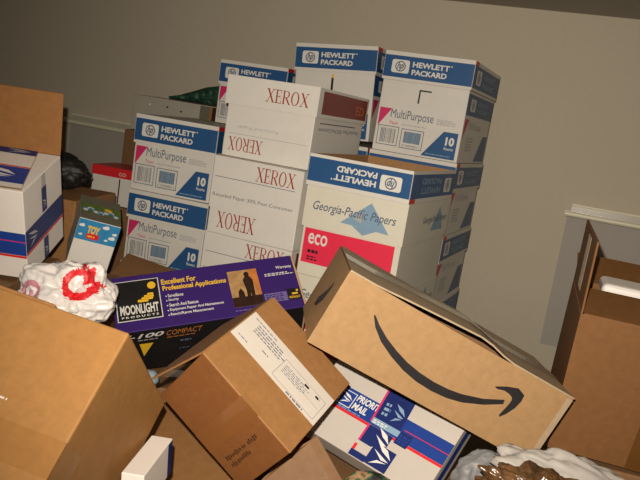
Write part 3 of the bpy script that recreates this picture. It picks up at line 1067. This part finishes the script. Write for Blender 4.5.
for i in range(NS):
    x0, x1 = -w / 2 + w * i / NS, -w / 2 + w * (i + 1) / NS
    for ya, yb, fa, fb in ((d / 2 + 0.001, d - 0.04, 0.8, 0.7), (d - 0.04, d, 0.7, 0.0)):
        A = (x0, ya, h + 0.0035 + lf(x0) * fa); B_ = (x1, ya, h + 0.0035 + lf(x1) * fa)
        C_ = (x1, yb, h + 0.0035 + lf(x1) * fb); D_ = (x0, yb, h + 0.0035 + lf(x0) * fb)
        mb.poly([A, B_, C_, D_], kraft_flap)
        dn = lambda p: (p[0], p[1], p[2] - 0.003)
        mb.poly([dn(D_), dn(C_), dn(B_), dn(A)], kraft_dark)
mb.build('back_flap', t)
mb = MB()
for i in range(NS):
    x0, x1 = -w / 2 + w * i / NS, -w / 2 + w * (i + 1) / NS
    lf = lambda x: 0.013 * (max(0.0, 1 - (0.035 - x) / 0.20) if x < 0.035 else max(0.0, 1 - (x - 0.035) / 0.05)) ** 0.8
    for ya, yb, fa, fb in ((-0.003, 0.05, 1.0, 0.9), (0.05, d / 2, 0.9, 0.8)):
        A = (x0, ya, h + 0.0035 + lf(x0) * fa); B_ = (x1, ya, h + 0.0035 + lf(x1) * fa)
        C_ = (x1, yb, h + 0.0035 + lf(x1) * fb); D_ = (x0, yb, h + 0.0035 + lf(x0) * fb)
        mb.poly([A, B_, C_, D_], kraft_flap)
        dn = lambda p: (p[0], p[1], p[2] - 0.003)
        mb.poly([dn(D_), dn(C_), dn(B_), dn(A)], kraft_dark)
        if ya < 0:
            mb.poly([dn(A), dn(B_), B_, A], kraft_flap)
ff_ = mb.build('front_flap', t)
mb = MB()
mb.box(w / 2 - 0.010, w / 2 + 0.0008, -0.0008, 0.0, 0.002, h - 0.002, kraft_flap)
mb.build('edge_seam', t)
mb = MB()
fr = F['T']
for i in range(NS):
    x0, x1 = -w / 2 + w * i / NS, -w / 2 + w * (i + 1) / NS
    ya, yb = d / 2 - 0.024, d / 2 + 0.024
    z0, z1 = h + 0.0050 + lf(x0) * 0.85, h + 0.0050 + lf(x1) * 0.85
    mb.poly([(x0, ya, z0), (x1, ya, z1), (x1, yb, z1), (x0, yb, z0)], tape_grey)
mb.build('packing_tape', ff_)

# ------------------------------------------------------------------ white mailing box under the arrow box
t = thing('mailing_box', 'white mailing box with a blue printed band, wedged under the arrow box', 'box', (0.1650, 1.3932, 0.7944), (45.12, 7.59, -32.99))
w, d, h = 0.285, 0.175, 0.114
mb = MB()
mb.box(-w / 2, w / 2, 0, d, h - 0.057, h, mailer_white_dimmed, 0.002)
F = faces(w, d, h)
fr = F['T']
fr.o = fr.o + fr.u * 0.014
rect(mb, fr, -0.014, 0.069, w - 0.014, 0.112, ink_royal)
rect(mb, fr, -0.014, 0.0635, w - 0.014, 0.0688, ink_red)
rect(mb, fr, 0.18, 0.090, w - 0.014, 0.0915, ink_red, L2)
rect(mb, fr, 0.036, 0.074, 0.066, 0.106, ink_white, L2)
rect(mb, fr, 0.0375, 0.0755, 0.0645, 0.1045, ink_royal, L3)
eagle(mb, fr, 0.038, 0.077, 0.064, 0.103, ink_white, L4)
text(mb, fr, 'PRIORITY', 0.069, 0.0945, 0.126, 0.1085, ink_white, L2, bold=0.03, shear=0.1)
text(mb, fr, 'MAIL', 0.069, 0.077, 0.101, 0.091, ink_white, L2, bold=0.03, shear=0.1)
lines(mb, fr, 0.036, 0.0705, 0.10, 0.0735, 1, ink_sky, seed=41)
rect(mb, F['R'], 0.002, 0.075, d - 0.002, 0.098, ink_royal)
mb.build('body', t)
mb = MB()
# overlapping lengths of printed blue tape
A_ = fr.sub(0.125, 0.075, 4)
rect(mb, A_, -0.006, 0.0, 0.050, 0.104, ink_navy, 0.0022)
rect(mb, A_, -0.010, 0.0, -0.006, 0.104, ink_pink, 0.0022)
eagle(mb, A_, 0.020, 0.012, 0.046, 0.055, ink_sky, 0.0026)
lines(mb, A_, 0.002, 0.02, 0.016, 0.05, 3, ink_sky, 0.0026, seed=42)
mb.build('printed_tape', t)
mb = MB()
B_ = fr.sub(0.120, 0.032, 0)
rect(mb, B_, 0.0, 0.0, 0.05, 0.036, ink_navy, 0.0028)
rect(mb, B_, -0.004, 0.0, 0.0, 0.036, ink_pink, 0.0028)
eagle(mb, B_, 0.020, -0.006, 0.052, 0.044, ink_white, 0.0032)
mb.build('printed_tape', t)
mb = MB()
D_ = fr.sub(0.148, -0.002, 0)
rect(mb, D_, 0.0, 0.004, 0.045, 0.046, ink_navy, 0.0034)
eagle(mb, D_, 0.004, 0.004, 0.044, 0.054, ink_white, 0.0038)
mb.build('printed_tape', t)
mb = MB()
E_ = fr.sub(0.175, 0.060, 0)
rect(mb, E_, 0.0, 0.0, 0.026, 0.026, ink_navy, 0.0025)
lines(mb, E_, 0.003, 0.004, 0.024, 0.022, 3, ink_royal, 0.0029, seed=44)
mb.build('printed_tape', t)
mb = MB()
rect(mb, fr, 0.118, 0.072, 0.176, 0.084, ink_sky, 0.0030)
lines(mb, fr, 0.120, 0.074, 0.150, 0.082, 2, ink_white, 0.0034, seed=45)
mb.build('printed_tape', t)
mb = MB()
G_ = fr.sub(0.115, 0.001, 0)
rect(mb, G_, 0.0, 0.0, 0.034, 0.012, ink_navy, 0.0024)
rect(mb, G_, 0.0, 0.012, 0.006, 0.024, ink_red, 0.0024)
mb.build('printed_tape', t)

for ch in t.children:
    ch.scale = (1.0526, 1.0526, 1.0526)

# ------------------------------------------------------------------ tilted brown box with the paper label
t = thing('labelled_box', 'tilted brown box with a long white paper label, in the middle of the pile', 'box', (-0.1438, 1.1587, 0.9370), (18.98, 37.45, -12.33))
KD = 0.9
w, d, h = 0.2299, 0.2434, 0.1576
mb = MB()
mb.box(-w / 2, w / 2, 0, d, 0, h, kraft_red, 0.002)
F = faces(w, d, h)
fr = F['F'].sub(0.172, 0.020, 90)
for k, (xa, xb, yy) in enumerate(((0.004, 0.050, -0.002), (0.056, 0.068, -0.002), (0.074, 0.100, -0.002), (0.004, 0.018, -0.017), (0.024, 0.066, -0.017))):
    x = xa
    rg = random.Random(70 + k)
    while x < xb:      # worn stamped characters, too blurred to read
        rect(mb, fr, x, yy - rg.choice((0, 0, 0.002)), x + 0.0042, yy + rg.choice((0.006, 0.0085)), kraft_ink)
        x += 0.0062
mb.build('body', t)
mb = MB()
mb.box(-w / 2, w / 2, -0.001, 0.115, h, h + 0.003, kraft_mid, 0.001, 1)
mb.build('front_flap', t)
mb = MB()
mb.box(-w / 2, w / 2, 0.117, d, h, h + 0.003, kraft_mid, 0.001, 1)
mb.build('back_flap', t)
mb = MB()
mb.box(-w / 2 + 0.001, w / 2 - 0.001, 0.084, 0.172, h + 0.0032, h + 0.0038, paper_label)
fr = FR((-w / 2, 0, h + 0.0038), (1, 0, 0), (0, 1, 0), (0, 0, 1))
lines(mb, fr, 0.012, 0.160, 0.075, 0.164, 1, ink_grey, L1, 51)
lines(mb, fr, 0.026, 0.131, 0.112, 0.157, 4, ink_grey, L1, 50, 0.42)
lines(mb, fr, 0.012, 0.096, 0.046, 0.100, 1, ink_slate, L1, 52)
lines(mb, fr, 0.065, 0.112, 0.085, 0.117, 1, ink_grey, L1, 53)
ring(mb, fr, 0.108, 0.092, 0.220, 0.148, 0.0008, ink_grey, L1)
lines(mb, fr, 0.116, 0.116, 0.190, 0.140, 5, ink_grey, L1, 54, 0.35)
lines(mb, fr, 0.166, 0.137, 0.180, 0.143, 1, ink_black, L1, 55, 0.9)
lines(mb, fr, 0.196, 0.137, 0.212, 0.143, 1, ink_black, L1, 56, 0.9)
lines(mb, fr, 0.150, 0.0865, 0.195, 0.0905, 1, ink_slate, L1, 57, 0.9)
rect(mb, fr, 0.16, 0.120, 0.215, 0.1207, ink_grey, L1)
mb.build('paper_label', t)['label'] = 'white paper address label'
mb = MB()      # shiny tape over the front top edge
mb.box(-w / 2 + 0.100, -w / 2 + 0.145, -0.0014, 0.0, h - 0.155, h + 0.0034, tape_red)
mb.box(-w / 2 + 0.100, -w / 2 + 0.145, -0.0014, 0.012, h + 0.003, h + 0.0036, tape_clear)
mb.build('packing_tape', t)
mb = MB()      # side flap hanging open off the left edge
mt_ = Matrix.Translation((-w / 2, 0, h)) @ Matrix.Rotation(R(-168), 4, 'Y')
mb.box(-0.002, 0.002, 0.004, d - 0.004, 0.0, 0.155, kraft_mid, 0.001, 1, mt_)
mb.build('side_flap', t)

for ch in t.children:
    ch.scale = (KD, KD, KD)

# ------------------------------------------------------------------ big brown box in the near left corner
t = thing('brown_carton', 'big plain brown carton tipped over in the near left corner', 'box', (-0.4437, 0.8264, 0.9964), (-42.35, 5.71, -12.69))
w, d, h = 0.3132, 0.261, 0.261
mb = MB()
mb.box(-w / 2, w / 2, 0, d, 0, h, kraft_orange, 0.003)
F = faces(w, d, h)
fr = F['F']
for k in range(3):  # pale flecks painted in as specular glints on the board
    lines(mb, fr, 0.198, 0.1215 - k * 0.009, 0.212 - k * 0.003, 0.1270 - k * 0.009, 1, paper_label, L1, 80 + k, 0.5)
mb.build('body', t)
mb = MB()
mb.box(-w / 2 - 0.0006, w / 2 + 0.0006, -0.0006, 0.0, 0.052, 0.100, tape_faint)
mb.box(w / 2, w / 2 + 0.0006, -0.0006, 0.06, 0.052, 0.100, tape_faint)
mb.build('packing_tape', t)
mb = MB()
mb.box(-w / 2, w / 2 - 0.12, 0.004, 0.12, h, h + 0.005, kraft_mid, 0.001, 1)
mb.build('top_flap', t)

# ------------------------------------------------------------------ open brown box at the right edge
t = thing('open_carton', 'open brown carton with its left flap standing up, at the right edge', 'box', (0.6630, 1.2837, 0.9522), (3.27, 1.02, -14.18))
w, d, h = 0.364, 0.278, 0.2676
mb = MB()
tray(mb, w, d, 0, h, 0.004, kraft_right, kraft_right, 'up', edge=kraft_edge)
mb.build('body', t)
mb = MB()
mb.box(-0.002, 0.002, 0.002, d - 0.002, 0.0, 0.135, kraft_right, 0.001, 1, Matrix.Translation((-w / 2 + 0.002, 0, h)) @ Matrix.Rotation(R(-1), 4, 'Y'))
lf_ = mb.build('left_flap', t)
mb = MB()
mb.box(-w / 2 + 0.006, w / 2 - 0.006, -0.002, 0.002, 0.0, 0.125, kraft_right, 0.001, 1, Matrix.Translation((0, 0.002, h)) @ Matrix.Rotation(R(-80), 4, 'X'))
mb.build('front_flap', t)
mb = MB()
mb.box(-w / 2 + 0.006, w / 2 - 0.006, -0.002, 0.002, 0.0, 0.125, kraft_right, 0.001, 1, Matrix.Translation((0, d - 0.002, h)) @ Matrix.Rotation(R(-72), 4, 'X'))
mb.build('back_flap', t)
mb = MB()
fr = faces(w, d, h)['F']
pp(mb, fr, [(0.138, -0.001), (0.196, -0.001), (0.203, 0.092), (0.146, 0.092)], tape_brown, 0.0006)
mb.build('packing_tape', t)
mb = MB()      # strips of tape stuck on the standing flap
mb.box(-0.0035, -0.002, 0.10, 0.15, 0.02, 0.125, tape_wrinkle, 0, 1, Matrix.Translation((-w / 2 + 0.002, 0, h)) @ Matrix.Rotation(R(-1), 4, 'Y'))
mb.build('packing_tape', lf_)
# white tub inside
RF_ = Euler((R(3.27), R(1.02), R(-14.18))).to_matrix()
org = Vector((0.6630, 1.2837, 0.9522)) + RF_ @ Vector((-0.015, 0.165, 0.0055))
t2 = thing('plastic_tub', 'glossy white plastic tub inside the open carton at the right edge', 'tub', org, (3.27, 1.02, -14.18))
mb = MB()
mb.box(-0.115, 0.12, 0.004, 0.080, 0.0, 0.268, plastic_white, 0.010, 3)
mb.build('body', t2)
mb = MB()
mb.box(-0.121, 0.126, -0.002, 0.086, 0.266, 0.292, plastic_white, 0.011, 3)
mb.build('rim', t2)

# ------------------------------------------------------------------ lower pile
plain_carton('brown_carton', 'brown carton lying under the labelled box, its plain top showing at the bottom', (-0.1498, 1.2916, 0.4704), (7.58, -16.78, 38.15), 0.30, 0.3088, 0.30, kraft_mid, tape=False)
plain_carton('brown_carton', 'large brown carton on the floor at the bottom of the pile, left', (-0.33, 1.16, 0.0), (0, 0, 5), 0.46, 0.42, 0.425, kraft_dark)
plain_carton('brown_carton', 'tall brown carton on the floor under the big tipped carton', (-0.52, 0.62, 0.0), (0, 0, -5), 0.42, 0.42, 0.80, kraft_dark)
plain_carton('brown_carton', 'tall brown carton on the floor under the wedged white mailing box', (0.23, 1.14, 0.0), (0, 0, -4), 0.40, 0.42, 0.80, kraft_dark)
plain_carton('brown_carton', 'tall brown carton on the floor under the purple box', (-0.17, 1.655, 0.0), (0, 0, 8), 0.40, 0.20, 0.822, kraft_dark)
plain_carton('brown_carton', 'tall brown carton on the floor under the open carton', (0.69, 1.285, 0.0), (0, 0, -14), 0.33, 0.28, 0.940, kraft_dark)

# small white box with a blue printed edge
t = thing('small_white_box', 'small white box with a dark blue edge between the cartons at bottom left', 'box', (-0.1860, 1.0554, 0.895), (-3.3, -3.2, 83.2))
mb = MB()
w, d, h = 0.120, 0.035, 0.060
mb.box(-w / 2, w / 2, 0, d, 0, h, mailer_white, 0.0015)
fr = faces(w, d, h)['F']
rect(mb, fr, w - 0.02, 0.002, w - 0.001, h - 0.002, ink_navy)
mb.build('body', t)

# standing flap of a carton below the labelled box
mb = MB()
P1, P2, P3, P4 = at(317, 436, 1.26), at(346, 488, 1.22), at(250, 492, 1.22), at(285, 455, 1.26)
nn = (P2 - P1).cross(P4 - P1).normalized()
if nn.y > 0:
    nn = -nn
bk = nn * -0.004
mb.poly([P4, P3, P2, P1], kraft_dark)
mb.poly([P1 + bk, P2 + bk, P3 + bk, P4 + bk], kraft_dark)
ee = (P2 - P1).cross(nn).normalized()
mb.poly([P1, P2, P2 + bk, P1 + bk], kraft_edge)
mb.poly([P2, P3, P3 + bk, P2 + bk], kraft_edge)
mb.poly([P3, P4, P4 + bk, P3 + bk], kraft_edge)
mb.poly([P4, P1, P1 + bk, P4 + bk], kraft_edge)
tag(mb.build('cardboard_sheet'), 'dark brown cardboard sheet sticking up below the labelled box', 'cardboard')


# white carrier bag with red print
def bag_paint(c):
    x, z = c.x, c.z
    if c.y > 0.02:
        return 0
    # red letter strokes right of the middle, pink ring at the left, slate blob below
    x, z = x - 0.024, z - 0.020
    rr = math.hypot((x - 0.020) / 1.0, z - 0.020)
    if 0.017 < rr < 0.030 and not (x > 0.03 and z > 0.02):
        return 1
    if abs(x - 0.034) < 0.008 and 0.018 < z < 0.045 or (0.03 < x < 0.052 and abs(z - 0.006) < 0.006):
        return 1
    x, z = x + 0.024, z + 0.020
    r2 = math.hypot((x + 0.048), z - 0.026)
    if 0.013 < r2 < 0.024 or r2 < 0.006:
        return 2
    if math.hypot(x + 0.034, (z + 0.010) * 1.4) < 0.010:
        return 2
    if math.hypot((x + 0.014) * 0.7, z + 0.012) < 0.011:
        return 3
    return 0


bc = at(66, 300, 1.40)
lump('carrier_bag', 'crumpled white plastic carrier bag with red print behind the big tipped carton', 'bag', bc, (0.092, 0.065, 0.070), film_white, seed=2, amp=0.55, freq=1.5, sub=6, ridge=0.85, rot=(0, -10, 0), paint=([ink_red, bag_pink, bag_slate], bag_paint))
# bottom right soft things
lump('plastic_bag', 'crumpled grey plastic bag right of the wedged white mailing box', 'bag', at(490, 484, 1.25), (0.068, 0.036, 0.060), film_grey, seed=7, amp=0.3, freq=1.6, ridge=0.9)
lump('plastic_sheet', 'pale crumpled plastic sheet below the open carton at the right edge', 'plastic sheet', at(592, 502, 1.13), (0.16, 0.042, 0.055), film_pale, seed=9, amp=0.4, freq=2.2, ridge=0.9, rot=(0, 13, -14))
lump('packing_paper', 'crumpled shiny brown packing paper at the bottom right edge', 'packing paper', at(543, 503, 1.02), (0.092, 0.05, 0.042), film_brown, seed=12, amp=0.5, freq=2.6, ridge=0.95, sub=6, rot=(0, 6, 0))
lump('camouflage_bag', 'green and tan camouflage bag under the wedged white mailing box', 'bag', at(370, 494, 1.20), (0.050, 0.026, 0.040), camo_mat, seed=5, amp=0.18, freq=2.2, rot=(0, 10, 0))
wb = lump('cloth_bag', 'white cloth bag with a black strap behind the arrow box', 'bag', at(517, 386, 1.62), (0.046, 0.040, 0.068), cloth_white, seed=3, amp=0.15, freq=2.0)
mb = MB()
pts = []
for i in range(22):
    a = R(-10 + 200 * i / 21)
    pts.append(Vector((0.044 * math.cos(a) + 0.004, -0.036, 0.064 * math.sin(a))))
for i in range(21):
    a, b_ = pts[i], pts[i + 1]
    w_ = Vector((0, 0.010, 0))
    u_ = (a.normalized() * 0.003)
    mb.poly([a - w_, b_ - w_, b_ + w_, a + w_], bag_black)
    mb.poly([a - w_ - u_, a + w_ - u_, b_ + w_ - u_, b_ - w_ - u_], bag_black)
mb.build('strap', wb)
lump('blue_pouch', 'pale blue plastic pouch in the gap below the purple box', 'pouch', at(150, 380, 1.50), (0.018, 0.02, 0.022), plastic_blue, seed=6, amp=0.15, sub=4)
